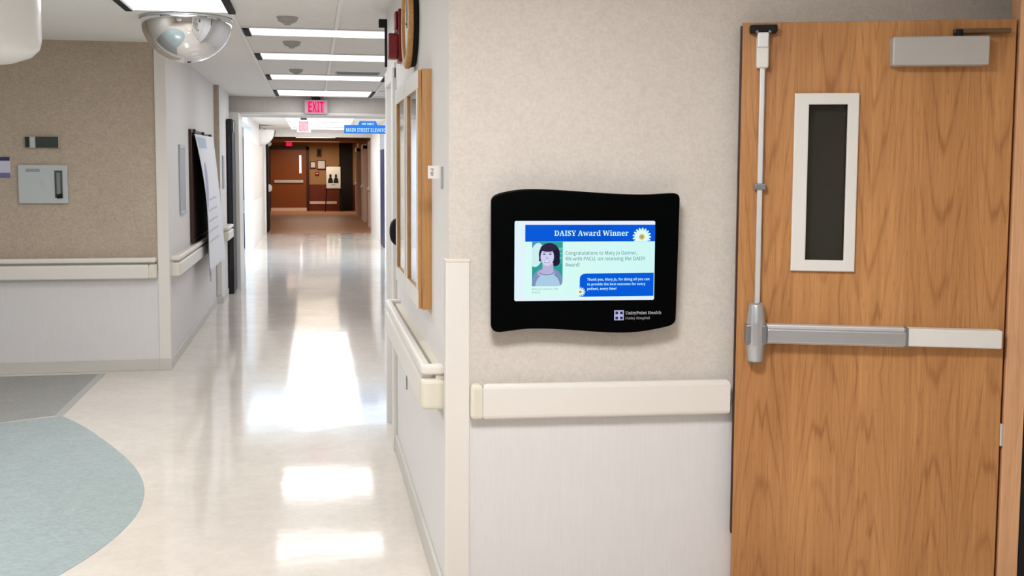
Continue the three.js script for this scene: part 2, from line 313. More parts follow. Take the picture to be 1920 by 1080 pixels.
// ------------------------------------------------------------------ wall display with wavy bezel
{
  const t = thing('digital_display', 'black wall display with wavy edges showing a blue and white award slide', 'display', [0.46, 0, -3.65], -ANG);
  const S = (x, y) => new THREE.Vector2(0.139 + (x - 68) / 1115 * 0.6555, 1.534 - (y - 75) * 0.000578);
  const s = new THREE.Shape(); const a = S(68, 150); s.moveTo(a.x, a.y);
  const bez = (c1, c2, e) => { const p = S(...c1), q = S(...c2), r = S(...e); s.bezierCurveTo(p.x, p.y, q.x, q.y, r.x, r.y); };
  bez([68, 112], [110, 100], [160, 90]); bez([215, 78], [270, 74], [330, 75]); bez([520, 78], [760, 106], [960, 105]); bez([1030, 105], [1080, 98], [1140, 97]); bez([1172, 97], [1184, 110], [1184, 138]);
  const l1 = S(1172, 850); s.lineTo(l1.x, l1.y);
  bez([1171, 895], [1130, 900], [1070, 912]); bez([1000, 926], [940, 934], [870, 935]); bez([690, 936], [500, 903], [310, 904]); bez([240, 905], [190, 916], [120, 922]); bez([85, 922], [69, 905], [69, 870]); s.closePath();
  const g = extrude(s, 0.026, 0.005, 3, 24); g.translate(0, 0, 0.05);
  part('bezel', uvMetres(g), M.glossBlack, t);
  part('housing', box(0.19, 0.74, 1.1, 1.46, 0, 0.052, 0.006), M.blackMatt, t);
  const W = 1536, H = 880, slide = canvasTex(W, H, (c) => {
    const X = (x) => (x - 95) / 1573 * W, Y = (y) => (y - 88) / 900 * H, R = (x0, y0, x1, y1, col) => { c.fillStyle = col; c.fillRect(X(x0), Y(y0), X(x1) - X(x0), Y(y1) - Y(y0)); };
    const bg = c.createLinearGradient(0, 0, W, 0); bg.addColorStop(0, '#e2f4fb'); bg.addColorStop(0.08, '#d8fbf3'); bg.addColorStop(1, '#cdf6f4');
    c.fillStyle = bg; c.fillRect(0, 0, W, H);
    R(95, 88, 1668, 140, '#e9eefb'); R(95, 88, 210, 988, '#e0f3fa'); R(95, 950, 1668, 988, '#e3f1fb');
    R(212, 132, 1668, 320, '#0058d8'); R(690, 142, 1190, 316, '#0052cc');
    const daisy = (x, y, r, n) => {
      c.fillStyle = '#dffaf0'; for (let k = 0; k < n; k++) { c.save(); c.translate(X(x), Y(y)); c.rotate(k / n * 6.283); c.beginPath(); c.ellipse(r * 0.62, 0, r * 0.4, r * 0.13, 0, 0, 6.3); c.fill(); c.restore(); }
      c.fillStyle = '#c9b877'; c.beginPath(); c.arc(X(x), Y(y), r * 0.3, 0, 6.3); c.fill(); c.fillStyle = '#b39a50'; c.beginPath(); c.arc(X(x), Y(y), r * 0.15, 0, 6.3); c.fill();
    };
    c.save(); c.beginPath(); c.rect(0, 0, W, Y(320)); c.clip(); daisy(1518, 270, 102, 17); c.restore();
    c.fillStyle = '#d5fbee'; c.textBaseline = 'alphabetic'; c.textAlign = 'left';
    const fit = (txt, font, x0, x1, y, col) => { c.font = font; c.fillStyle = col; const w = c.measureText(txt).width, k = (X(x1) - X(x0)) / w; c.save(); c.translate(X(x0), Y(y)); c.scale(k, 1); c.fillText(txt, 0, 0); c.restore(); };
    fit('DAISY Award Winner', 'bold 80px serif', 533, 1368, 256, '#d9fbf2');
    // portrait
    c.save(); const px0 = X(290), px1 = X(630), py0 = Y(322), py1 = Y(822); c.beginPath(); c.moveTo(px0, py0); c.lineTo(px1, py0); c.lineTo(px1, py1 - 60); c.quadraticCurveTo(px1, py1, px1 - 60, py1); c.lineTo(px0, py1); c.closePath(); c.clip();
    R(290, 322, 632, 822, '#2b9d96'); R(290, 322, 340, 470, '#3f94c0'); c.fillStyle = '#cdeef0'; c.beginPath(); c.ellipse(X(340), Y(470), 70, 135, 0.2, 0, 6.3); c.fill(); R(560, 380, 632, 570, '#43aaa4'); c.fillStyle = '#9fdad4'; for (let k = 0; k < 3; k++) c.fillRect(X(585), Y(400 + k * 50), 40, 8);
    c.fillStyle = '#7d92bb'; c.beginPath(); c.ellipse(X(460), Y(800), 175, 190, 0, 0, 6.3); c.fill();
    c.fillStyle = '#1c1b34'; c.beginPath(); c.ellipse(X(482), Y(465), 114, 126, 0, 0, 6.3); c.fill(); c.fillRect(X(368), Y(450), 224, 90); c.beginPath(); c.ellipse(X(545), Y(545), 55, 50, 0, 0, 6.3); c.fill();
    c.fillStyle = '#b8b3d6'; c.fillRect(X(405), Y(560), 118, 110); c.beginPath(); c.ellipse(X(448), Y(675), 95, 42, 0, 0, 6.3); c.fill();
    c.fillStyle = '#cfd0ee'; c.beginPath(); c.ellipse(X(458), Y(492), 73, 100, 0, 0, 6.3); c.fill();
    c.fillStyle = '#2c2444'; c.beginPath(); c.ellipse(X(476), Y(390), 92, 44, -0.08, 0, 6.3); c.fill();
    c.fillStyle = '#474468'; for (const ex of [425, 492]) { c.beginPath(); c.ellipse(X(ex), Y(462), 15, 6, 0, 0, 6.3); c.fill(); c.fillRect(X(ex) - 19, Y(443), 38, 4); }
    c.fillStyle = '#a7a5cc'; c.beginPath(); c.ellipse(X(455), Y(505), 13, 9, 0, 0, 6.3); c.fill();
    c.fillStyle = '#8a6f9d'; c.beginPath(); c.ellipse(X(455), Y(543), 34, 16, 0, 0, 3.14); c.fill(); c.fillStyle = '#f2f4ff'; c.beginPath(); c.ellipse(X(455), Y(543), 28, 9, 0, 0, 3.14); c.fill();
    c.fillStyle = '#a9cbe4'; c.beginPath(); c.ellipse(X(465), Y(830), 135, 150, 0, 0, 6.3); c.fill(); c.strokeStyle = '#6d7397'; c.lineWidth = 8; c.beginPath(); c.ellipse(X(452), Y(660), 80, 32, 0, 0.1, 3.05); c.stroke();
    c.restore();
    fit('Congratulations to Mary Jo Danner,', '54px sans-serif', 660, 1470, 470, '#587b8e');
    fit('RN with PACU, on receiving the DAISY', '54px sans-serif', 660, 1562, 534, '#587b8e');
    fit('Award!', '54px sans-serif', 660, 822, 602, '#587b8e');
    c.fillStyle = '#005ad9'; c.beginPath(); c.moveTo(X(1660), Y(678)); c.lineTo(X(900), Y(682)); c.quadraticCurveTo(X(823), Y(684), X(823), Y(750)); c.lineTo(X(823), Y(946)); c.lineTo(X(1660), Y(942)); c.fill();
    daisy(832, 890, 54, 13);
    fit('Thank you, Mary Jo, for doing all you can', 'bold 40px sans-serif', 906, 1614, 764, '#c9f0ff');
    fit('to provide the best outcome for every', 'bold 40px sans-serif', 906, 1566, 818, '#c9f0ff');
    fit('patient, every time!', 'bold 40px sans-serif', 906, 1240, 870, '#c9f0ff');
    fit('Mary Jo Danner, RN', '30px sans-serif', 290, 584, 864, '#9ab0b8'); fit('PACU', '30px sans-serif', 290, 384, 904, '#9ab0b8');
  });
  const sg = extrude((() => { const q = new THREE.Shape(), x0 = 0.219, x1 = 0.708, y0 = 1.1515, y1 = 1.426, r = 0.004; q.moveTo(x0 + r, y0); q.lineTo(x1 - r, y0); q.lineTo(x1, y0 + r); q.lineTo(x1, y1 - r); q.lineTo(x1 - r, y1); q.lineTo(x0 + r, y1); q.lineTo(x0, y1 - r); q.lineTo(x0, y0 + r); q.closePath(); return q; })(), 0.002);
  const p = sg.attributes.position, uv = sg.attributes.uv; for (let i = 0; i < p.count; i++) uv.setXY(i, (p.getX(i) - 0.219) / 0.489, (p.getY(i) - 1.1515) / 0.2745);
  sg.translate(0, 0, 0.0755);
  part('screen', sg, new THREE.MeshPhysicalMaterial({ color: 0x000000, specularIntensity: 0.1, roughness: 0.5, emissive: 0xffffff, emissiveMap: slide, emissiveIntensity: 0.53 }), t);
  const lg = (x, y) => [0.568 + (x - 195) / 1425 * 0.168, 1.1158 - (y - 180) / 285 * 0.034];
  const [ex0, ey1] = lg(195, 180), [ex1, ey0] = lg(483, 470);
  const em = part('emblem', box(ex0, ex1, ey0, ey1, 0.0755, 0.0766, 0.0005), std(0xb9bce6, 0.4), t);
  for (const [x, y] of [[230, 215], [370, 215], [230, 362], [370, 362]]) { const [a0, b1] = lg(x, y), [a1, b0] = lg(x + 80, y + 82); part('emblem_square', box(a0, a1, b0, b1, 0.0764, 0.0772), std(0x0d1470, 0.4), em); }
  const logo = canvasTex(1024, 300, (c, w, h) => {
    c.fillStyle = '#000102'; c.fillRect(0, 0, w, h); c.textBaseline = 'alphabetic';
    c.font = 'bold 120px serif'; c.fillStyle = '#b4b6ba'; let m = c.measureText('UnityPoint Health').width; c.save(); c.scale((w - 8) / m, 1); c.fillText('UnityPoint Health', 2, 115); c.restore();
    c.font = 'bold 100px serif'; c.fillStyle = '#9a9aa4'; m = c.measureText('Finley Hospital').width; c.save(); c.scale(w * 0.68 / m, 1); c.fillText('Finley Hospital', 2, 258); c.restore();
  });
  const [lx0, ly1] = lg(525, 185), [lx1, ly0] = lg(1620, 490);
  const pg = new THREE.PlaneGeometry(lx1 - lx0, ly1 - ly0); pg.translate((lx0 + lx1) / 2, (ly0 + ly1) / 2, 0.0764);
  part('lettering', pg, new THREE.MeshPhysicalMaterial({ map: logo, roughness: 0.4, specularIntensity: 0.1 }), t);
}
// ------------------------------------------------------------------ wooden door held open against the wall
{
  const DA = 19 * Math.PI / 180, ox = 0.46 + Math.cos(ANG) * 1.015 - Math.sin(ANG) * 0.05, oz = -3.65 + Math.sin(ANG) * 1.015 + Math.cos(ANG) * 0.05;
  const d = structGroup('door_1', [ox, 0, oz], -DA);
  d.userData.label = 'oak veneer door with narrow window, push bar and closer'; 
  const T = 0.045, W = 0.897;
  const leaf = shapeOf([[0, 0.012], [W, 0.012], [W, 2.11], [0, 2.11]]);
  leaf.holes.push(new THREE.Path([[0.222, 1.286], [0.222, 1.834], [0.364, 1.834], [0.364, 1.286]].map((p) => new THREE.Vector2(...p))));
  const g = extrude(leaf, T, 0.0015, 1); g.translate(0, 0, -T); part('leaf', uvMetres(g), M.oakDoor, d);
  part('edge_gasket', box(-0.006, 0, 0.3, 2.1, -T + 0.004, -0.004), M.brownDark, d);
  const fr = shapeOf([[0.18, 1.253], [0.395, 1.253], [0.395, 1.867], [0.18, 1.867]]);
  fr.holes.push(new THREE.Path([[0.2285, 1.292], [0.2285, 1.828], [0.3575, 1.828], [0.3575, 1.292]].map((p) => new THREE.Vector2(...p))));
  const fg = extrude(fr, 0.016, 0.004, 2); part('window_frame', uvMetres(fg), M.white, d);
  part('window_pane', box(0.2235, 0.3625, 1.288, 1.832, -0.026, -0.02), M.smoked, d);
  part('window_backing', box(0.2225, 0.3635, 1.287, 1.833, -T, -T + 0.006), std(0x9a9a96, 0.5), d);
  // exit device
  const bar = part('push_bar', [box(0.09, 0.569, 0.998, 1.066, 0.0, 0.04, 0.006)], M.aluLight, d);
  part('touch_pad', box(0.1, 0.566, 1.003, 1.054, 0.035, 0.058, 0.007), M.alu, bar);
  part('rail_cover', box(0.571, 0.879, 1.003, 1.065, 0, 0.05, 0.006), M.white, bar);
  part('rail_joint', box(0.562, 0.574, 0.999, 1.067, 0, 0.053, 0.003), M.aluDark, bar);
  const lp = []; for (const [r, y] of [[0.0, 0.925], [0.024, 0.926], [0.029, 0.935], [0.0325, 0.985], [0.0345, 0.99], [0.0345, 1.062], [0.0325, 1.068], [0.027, 1.125], [0.022, 1.135], [0, 1.136]]) lp.push(new THREE.Vector2(r, y));
  const lc = new THREE.LatheGeometry(lp, 24); lc.scale(1, 1, 1.25); lc.translate(0.065, 0.006, 0.03); const latch = part('latch_case', lc, M.alu, d);
  part('latch_band', box(0.028, 0.102, 0.996, 1.068, 0.0, 0.066, 0.008), M.aluDark, latch);
  const rod = part('vertical_rod', [box(0.059, 0.077, 1.13, 1.96, 0.016, 0.03, 0.004)], M.aluLight, d);
  part('rod_guide', box(0.049, 0.089, 1.534, 1.556, 0.0, 0.036, 0.004), M.aluDark, rod);
  part('rod_screw', [0.054, 0.084].map((x) => { const c = new THREE.CylinderGeometry(0.004, 0.004, 0.006, 10); c.rotateX(Math.PI / 2); c.translate(x, 1.545, 0.037); return c; })[0], M.chrome, rod);
  const tl = part('top_latch', box(0.046, 0.087, 1.952, 2.06, 0, 0.042, 0.007), M.white, d);
  part('latch_cover', box(0.047, 0.086, 2.02, 2.072, 0.004, 0.05, 0.005), M.aluLight, tl);
  const sk = part('strike', [box(0.022, 0.114, 2.072, 2.098, 0, 0.045, 0.005)], M.blackMatt, d);
  for (const x of [0.046, 0.088]) part('strike_screw', (() => { const c = new THREE.SphereGeometry(0.006, 12, 8); c.translate(x, 2.074, 0.044); return c; })(), M.aluDark, sk);
  const cl = part('door_closer', box(0.49, 0.799, 1.954, 2.05, 0.0, 0.06, 0.006), std(0xbdbbb8, 0.5, 0.25), d);
  part('closer_arm', box(0.69, 0.87, 2.06, 2.076, 0.012, 0.04, 0.004), std(0x6a4d33, 0.5), cl);
  part('closer_pivot', (() => { const c = new THREE.CylinderGeometry(0.016, 0.016, 0.03, 16); c.translate(0.705, 2.058, 0.03); return c; })(), M.blackMatt, cl);
  part('hinge', (() => { const c = new THREE.CylinderGeometry(0.007, 0.007, 0.078, 12); c.translate(W + 0.004, 0.7, 0.004); return c; })(), M.chrome, d);
  const j = structGroup('trim_door_jamb', [ox, 0, oz], -DA);
  part('jamb', box(W + 0.008, W + 0.072, 0, CEIL, -0.09, 0.012, 0.004), M.oakFrame, j);
  part('smoke_seal', box(W + 0.073, W + 0.1, 0, CEIL, -0.09, 0.004, 0.004), M.blackMatt, j);
  struct('wall_hinge_side', (() => { const b = box(W + 0.1, W + 0.9, 0, CEIL + 0.03, -0.3, 0.002); b.rotateY(-DA); b.translate(ox, 0, oz); return b; })(), M.paintWhite);
}
// ------------------------------------------------------------------ things on the right corridor wall (local x = -(distance down), local z = out of the wall)
const onRight = (name, label, cat, y, dist) => thing(name, label, cat, [0.46, y, -dist], -Math.PI / 2);   // local +x towards the camera, +z into the corridor
{
  const t = onRight('display_case', 'shallow wooden wall display case with two glazed doors above the handrail', 'display case', 0, 4.18);
  const L = 1.165, D = 0.038, y0 = 1.045, y1 = 1.99;
  part('carcass', [box(-L + 0.001, -0.001, y0 + 0.001, y1 - 0.001, 0, 0.0085), box(-0.018, 0, y0, y1, 0.008, D, 0.002), box(-L, -L + 0.018, y0, y1, 0.008, D, 0.002), box(-L + 0.018, -0.018, y0, y0 + 0.018, 0.008, D), box(-L + 0.018, -0.018, y1 - 0.018, y1, 0.008, D)], M.oakCase, t);
  for (const [a, b] of [[-L + 0.004, -L / 2 - 0.002], [-L / 2 + 0.002, -0.012]]) {
    const f = 0.075, s = shapeOf([[a, y0 + 0.004], [b, y0 + 0.004], [b, y1 - 0.004], [a, y1 - 0.004]]);
    s.holes.push(new THREE.Path([[a + f, y0 + f], [a + f, y1 - f], [b - f, y1 - f], [b - f, y0 + f]].map((p) => new THREE.Vector2(...p))));
    const g = extrude(s, 0.014, 0.002, 1); g.translate(0, 0, D + 0.001);
    const dr = part('door', uvMetres(g), M.oakCase, t);
    part('pane', box(a + f - 0.005, b - f + 0.005, y0 + f - 0.005, y1 - f + 0.005, D + 0.003, D + 0.007), M.pane, dr);
    part('face_trim', [box(a, b, y1 - f, y1 - 0.004, D + 0.0145, D + 0.017), box(a, b, y0 + 0.004, y0 + f, D + 0.0145, D + 0.017), box(a + 0.02, a + f - 0.01, y0 + f, y1 - f, D + 0.0145, D + 0.017), box(b - f + 0.01, b - 0.02, y0 + f, y1 - f, D + 0.0145, D + 0.017)], M.white, dr);
  }
  part('backboard', box(-L + 0.02, -0.02, y0 + 0.02, y1 - 0.02, 0.009, 0.014), std(0xc9c6cc, 0.8), t);
  for (const [a, b, c, d2] of [[-1.05, -0.75, 1.35, 1.75], [-0.45, -0.16, 1.3, 1.6], [-0.42, -0.2, 1.63, 1.85]]) part('pinned_sheet', box(a, b, c, d2, 0.015, 0.017), std(0xdfe0ea, 0.8), t);
}
{
  const t = onRight('wall_tag', 'small white paper tag sticking out beside the wooden display case', 'tag', 1.589, 3.9);
  const tagT = canvasTex(256, 256, (c, w, h) => { c.fillStyle = '#e9e3e0'; c.fillRect(0, 0, w, h); c.fillStyle = '#57524f'; [[60, 58, 70], [82, 86, 46], [60, 118, 66], [52, 148, 72], [66, 178, 58]].forEach(([x, y, l]) => c.fillRect(x, y, l, 15)); });
  const g = new THREE.BoxGeometry(0.004, 0.047, 0.042); g.translate(0, 0, 0.025);
  part('label', g, [0, 1, 2, 3, 4, 5].map((i) => (i === 0 ? std(0xffffff, 0.7, 0, { map: tagT }) : M.white)), t);
  part('wall_plate', box(0.0, 0.09, -0.024, 0.024, 0, 0.005, 0.002), M.white, t);
  part('clip', box(0.086, 0.092, -0.06, 0.02, 0, 0.009, 0.002), M.greyPlastic, t);
}
{
  const t = onRight('wall_clock', 'round wood-rimmed wall clock seen edge-on above the display case', 'clock', 2.25, 4.86);
  const R = 0.2;
  const back = new THREE.LatheGeometry([[0.001, 0], [R - 0.012, 0], [R - 0.004, 0.024], [0.001, 0.024]].map((p) => new THREE.Vector2(...p)), 48); back.rotateX(Math.PI / 2); part('back', back, M.blackMatt, t);
  const rim = new THREE.LatheGeometry([[R - 0.05, 0.024], [R - 0.004, 0.024], [R, 0.028], [R, 0.042], [R - 0.008, 0.048], [R - 0.034, 0.05], [R - 0.05, 0.044], [R - 0.05, 0.024]].map((p) => new THREE.Vector2(...p)), 48); rim.rotateX(Math.PI / 2); part('rim', rim, M.oakCase, t);
  const face = new THREE.CircleGeometry(R - 0.045, 40); face.translate(0, 0, 0.034); part('dial', face, M.white, t);
  part('hand', box(-0.005, 0.005, -0.02, 0.11, 0.036, 0.039), M.black, t); part('hand', box(-0.02, 0.08, -0.005, 0.005, 0.04, 0.043), M.black, t);
}
{
  const t = onRight('fire_alarm', 'dark red fire alarm horn on the corridor wall behind the wood clock', 'fire alarm', 2.26, 5.62);
  part('mounting_plate', box(-0.06, 0.06, -0.11, 0.16, 0, 0.02, 0.004), M.red, t);
  const h = shapeOf([[-0.055, -0.045], [-0.04, -0.062], [0.04, -0.062], [0.055, -0.045], [0.055, 0.05], [0.04, 0.067], [-0.04, 0.067], [-0.055, 0.05]]);
  const g = extrude(h, 0.05, 0.008, 2); g.translate(0, -0.03, 0.02); part('horn', uvMetres(g), M.red, t);
  part('strobe', box(-0.045, 0.045, 0.06, 0.15, 0.02, 0.036, 0.008), M.red, t);
  part('strobe_lens', box(-0.03, 0.03, 0.042, 0.058, 0.02, 0.04, 0.005), std(0xd9a8b0, 0.2), t);
}
{
  const t = onRight('wall_bracket', 'black bracket hanging at the end of the corridor wall past the fire alarm', 'bracket', 2.3, 6.71);
  part('upright', box(-0.02, 0.02, -0.07, 0.22, 0, 0.014, 0.003), M.blackMatt, t);
  part('arm', box(-0.02, 0.02, 0.17, 0.22, 0.012, 0.05, 0.004), M.blackMatt, t);
}
{
  const t = onRight('sanitizer_dispenser', 'black rounded dispenser on the wall between the display case and the white door frame', 'dispenser', 1.27, 5.62);
  const s = new THREE.Shape(); s.moveTo(0, -0.075); s.lineTo(0, 0.075); s.bezierCurveTo(0.04, 0.075, 0.064, 0.06, 0.064, 0); s.bezierCurveTo(0.064, -0.06, 0.04, -0.075, 0, -0.075);
  const g = extrude(s, 0.08, 0.008, 3); g.rotateY(-Math.PI / 2); g.translate(0.04, 0, 0); part('body', uvMetres(g), M.blackMatt, t);
  part('back_plate', box(-0.045, 0.045, -0.06, 0.06, -0.001, 0.006, 0.002), M.darkRubber, t);
}
{
  const t = onRight('wall_outlet', 'pale slim cover plate low on the wall under the handrail', 'cover plate', 0.55, 5.35);
  part('plate', box(-0.035, 0.035, -0.06, 0.06, 0, 0.006, 0.002), M.greyPlastic, t); part('face', box(-0.03, 0.03, -0.055, 0.055, 0.005, 0.008, 0.002), M.white, t);
}
{ // white door at the end of the right wall
  const d = structGroup('door_2', [0.46, 0, -6.03], -Math.PI / 2);
  part('casing', [box(-0.06, 0.06, 0, 2.16, 0, 0.022, 0.004), box(-0.71, -0.63, 0, 2.16, -0.02, 0.01, 0.004), box(-0.71, 0.06, 2.1, 2.19, -0.01, 0.014, 0.004)], M.white, d);
  part('leaf', box(-0.64, 0, 0.01, 2.12, -0.06, -0.02, 0.003), M.paintWhite, d);
  part('kick_plate', box(-0.62, -0.07, 0.03, 0.25, -0.02, -0.017), M.aluLight, d);
}
// ------------------------------------------------------------------ ceiling fittings
{
  const t = thing('dome_mirror', 'half-dome convex security mirror hanging from the ceiling at the junction', 'mirror', [-0.795, CEIL, -7.3], 0);
  const R = 0.287, pr = []; for (let k = 0; k <= 26; k++) { const a = k / 26 * Math.PI / 2; pr.push(new THREE.Vector2(Math.max(0.0005, R * Math.sin(a)), -0.275 * Math.cos(a) - 0.012)); }
  part('dome', new THREE.LatheGeometry(pr, 64), M.mirror, t);
  part('rim', new THREE.LatheGeometry([[R - 0.012, 0], [R + 0.008, 0], [R + 0.01, -0.012], [R + 0.002, -0.018], [R - 0.012, -0.014]].map((p) => new THREE.Vector2(...p)), 64), M.chrome, t);
  part('backing', new THREE.CylinderGeometry(R - 0.01, R - 0.01, 0.006, 48).translate(0, -0.004, 0), M.white, t);
}
{
  const t = thing('ceiling_drum', 'big white rounded drum fixture hanging from the ceiling above the lobby', 'ceiling fixture', [-1.345, 0, -4.5], 0);
  const pr = [[0.0005, 2.0], [0.12, 2.002], [0.2, 2.012], [0.262, 2.035], [0.292, 2.065], [0.3, 2.1], [0.3, 2.3]].map((p) => new THREE.Vector2(...p));
  part('shade', new THREE.LatheGeometry(pr, 64), M.whiteGloss, t);
  part('upper_drum', new THREE.LatheGeometry([[0.296, 2.3], [0.306, 2.305], [0.306, 2.31], [0.3, 2.315], [0.3, CEIL]].map((p) => new THREE.Vector2(...p)), 64), std(0xb9ae9e, 0.5), t);
}
function detector(label, x, z, s = 1) {
  const t = thing('smoke_detector', label, 'smoke detector', [x, CEIL + 0.004, z], 0, 'corridor ceiling detectors');
  part('body', new THREE.LatheGeometry([[0.0005, -0.05], [0.02, -0.05], [0.03, -0.034], [0.058, -0.028], [0.068, -0.006], [0.07, 0]].map(([a, b]) => new THREE.Vector2(a * s, b * s)), 32), std(0xaaa69f, 0.6), t);
  part('vent_ring', new THREE.TorusGeometry(0.04 * s, 0.004 * s, 6, 28).rotateX(Math.PI / 2).translate(0, -0.032 * s, 0), M.greyPlastic, t);
}
detector('round grey smoke detector on the ceiling before the first corridor light strip', -0.15, -7.14);
detector('round grey smoke detector between the first and second corridor light strips', -0.148, -8.5);
detector('round grey smoke detector between the second and third corridor light strips', -0.15, -10.85);
{
  const t = thing('ceiling_vent', 'long narrow grey ceiling vent beside the third light strip', 'vent', [0.46, CEIL + 0.004, -11.1], 0);
  part('frame', [box(-0.22, 0.22, -0.012, 0.0, -0.1, -0.085), box(-0.22, 0.22, -0.012, 0.0, 0.085, 0.1), box(-0.22, -0.205, -0.012, 0.0, -0.085, 0.085), box(0.205, 0.22, -0.012, 0.0, -0.085, 0.085)], M.greyPlastic, t);
  for (let k = 0; k < 5; k++) { const b = new THREE.BoxGeometry(0.41, 0.003, 0.03); b.rotateX(0.6); b.translate(0, -0.006, -0.064 + k * 0.032); part('slat', b, M.greyPlastic, t); }
}
// ------------------------------------------------------------------ signs
const font = await new FontLoader().loadAsync('fonts/droid/droid_sans_bold.typeface.json');
function exitSign(label, pos, w, h, letterColor, boxColor, k, faceColor, faceK) {
  const t = thing('exit_sign', label, 'exit sign', pos, 0);
  part('housing', box(-w / 2, w / 2, -h / 2, h / 2, -0.03, 0.03, 0.006), std(boxColor, 0.5), t);
  part('face', box(-w * 0.36, w * 0.36, -h * 0.43, h * 0.43, 0.028, 0.034, 0.002), glow(faceColor, faceK, new THREE.Color(faceColor).multiplyScalar(0.1)), t);
  part('mount', box(-0.06, 0.06, h / 2, CEIL - pos[1], -0.02, 0.02, 0.002), M.blackMatt, t);
  const red = glow(letterColor, k, new THREE.Color(letterColor).multiplyScalar(0.12)), ws = [0.22, 0.27, 0.13, 0.25]; let x = -w * 0.335; const tot = w * 0.67, sum = 0.87 + 0.09;
  'EXIT'.split('').forEach((ch, i) => {
    const g = new TextGeometry(ch, { font, size: 1, depth: 0.1, curveSegments: 3 }); g.computeBoundingBox(); const b = g.boundingBox, lw = ws[i] / sum * tot, lh = h * 0.76;
    g.translate(-b.min.x, -b.min.y, 0); g.scale(lw / (b.max.x - b.min.x), lh / (b.max.y - b.min.y), 0.05); g.translate(x, -lh / 2, 0.034); part('letter', g, red, t); x += lw + 0.03 / sum * tot;
  });
  return t;
}
exitSign('lit EXIT sign with bright red letters on the beam, nearest and largest', [0.055, 2.437, -14.9], 0.31, 0.19, new THREE.Color(0.9, 0.004, 0.12), 0xb9a3ac, 0.85, new THREE.Color(1, 0.3, 0.5), 0.62);
exitSign('pale pink EXIT sign hanging beyond the beam, beside the glaring lights', [-0.15, 2.37, -20.0], 0.245, 0.225, new THREE.Color(1, 0.42, 0.5), 0xcfd0d6, 0.7, new THREE.Color(1, 0.7, 0.76), 0.75);
exitSign('tiny glowing red EXIT sign above the brown door at the end', [-0.85, 2.5, -40.8], 0.3, 0.17, new THREE.Color(1, 0.02, 0.1), 0x8a1020, 0.9, new THREE.Color(1, 0.01, 0.08), 0.7);
{
  const t = thing('hanging_sign', 'blue hanging direction sign to the main street elevators, cut off by the corridor wall', 'sign', [0.93, 0, -18.0], 0);
  const s = shapeOf([[-0.41, 2.185], [0.45, 2.185], [0.45, 2.325], [0.14, 2.325], [0.115, 2.393], [-0.155, 2.393], [-0.18, 2.325], [-0.41, 2.325]]);
  const g = extrude(s, 0.03, 0.003, 1); g.translate(0, 0, -0.015); part('panel', uvMetres(g), std(0x1c72c6, 0.45), t);
  const txt = canvasTex(1024, 128, (c, w, h) => { c.fillStyle = '#1c72c6'; c.fillRect(0, 0, w, h); c.fillStyle = '#c4dcea'; c.font = 'bold 128px sans-serif'; const q = 'MAIN STREET ELEVATORS', m = c.measureText(q).width; c.save(); c.scale((w - 10) / m, 1.05); c.fillText(q, 3, 108); c.restore(); });
  const p = new THREE.PlaneGeometry(0.745, 0.085); p.translate(-0.012, 2.243, 0.0156); part('lettering', p, std(0xffffff, 0.5, 0, { map: txt }), t);
  const tab = canvasTex(256, 64, (c, w, h) => { c.fillStyle = '#1c72c6'; c.fillRect(0, 0, w, h); c.fillStyle = '#cfeaff'; [6, 24, 40, 62, 76, 118, 134, 152, 170, 190, 210, 232].forEach((x, i) => c.fillRect(x, 8, 9 + (i % 3) * 3, 50)); });
  const q = new THREE.PlaneGeometry(0.2, 0.04); q.translate(-0.02, 2.345, 0.0156); part('tab_lettering', q, std(0xffffff, 0.5, 0, { map: tab }), t);
  for (const x of [-0.25, 0.3]) part('hanger', box(x - 0.004, x + 0.004, 2.32, CEIL + 0.02, -0.004, 0.004), M.aluDark, t);
}
// ------------------------------------------------------------------ things on the tan wall
{
  const t = thing('intercom_panel', 'square grey-white intercom panel with a dark handset slot on the tan wall', 'intercom', [-2.035, 1.47, -8.75], 0);
  part('panel', box(-0.178, 0.178, -0.148, 0.148, 0, 0.03, 0.006), M.panelGrey, t);
  part('slot', box(0.085, 0.143, -0.105, 0.105, 0.028, 0.033, 0.002), std(0x4d5350, 0.6), t);
  part('handset', box(0.1, 0.13, -0.085, 0.09, 0.031, 0.05, 0.008), std(0x7d8483, 0.5), t);
  part('handset_end', box(0.1, 0.142, -0.108, -0.07, 0.031, 0.05, 0.006), M.blackMatt, t);
  part('label_strip', box(-0.12, -0.02, 0.095, 0.118, 0.029, 0.032, 0.001), std(0x97a0a2, 0.6), t);
  part('button', box(-0.01, 0.01, -0.03, 0.03, 0.029, 0.033, 0.003), M.panelGrey, t);
}
{
  const t = thing('wall_readout', 'small wide readout with a dark green window above the intercom panel', 'readout', [-2.035, 1.79, -8.75], 0);
  part('housing', box(-0.125, 0.125, -0.045, 0.045, 0, 0.028, 0.005), std(0xb3aca2, 0.5), t);
  part('window', box(-0.045, 0.12, -0.042, 0.042, 0.027, 0.031, 0.002), std(0x17281f, 0.3), t);
  part('speaker', box(-0.12, -0.088, -0.04, 0.04, 0.027, 0.031, 0.002), std(0x202224, 0.6), t);
  part('white_key', box(-0.083, -0.05, -0.04, 0.04, 0.027, 0.033, 0.003), M.panelGrey, t);
}
{
  const t = thing('room_sign', 'white room sign with purple bands at the photo edge on the tan wall', 'sign', [-2.37, 1.6, -8.75], 0);
  part('plate', box(-0.1, 0.1, -0.075, 0.075, 0, 0.012, 0.003), std(0xcfcde0, 0.5), t);
  part('top_band', box(-0.1, 0.098, 0.048, 0.076, 0.01, 0.016, 0.002), std(0x2b2660, 0.5), t);
  part('bottom_band', box(-0.1, 0.098, -0.078, -0.045, 0.01, 0.016, 0.002), std(0x6a6a9c, 0.5), t);
}
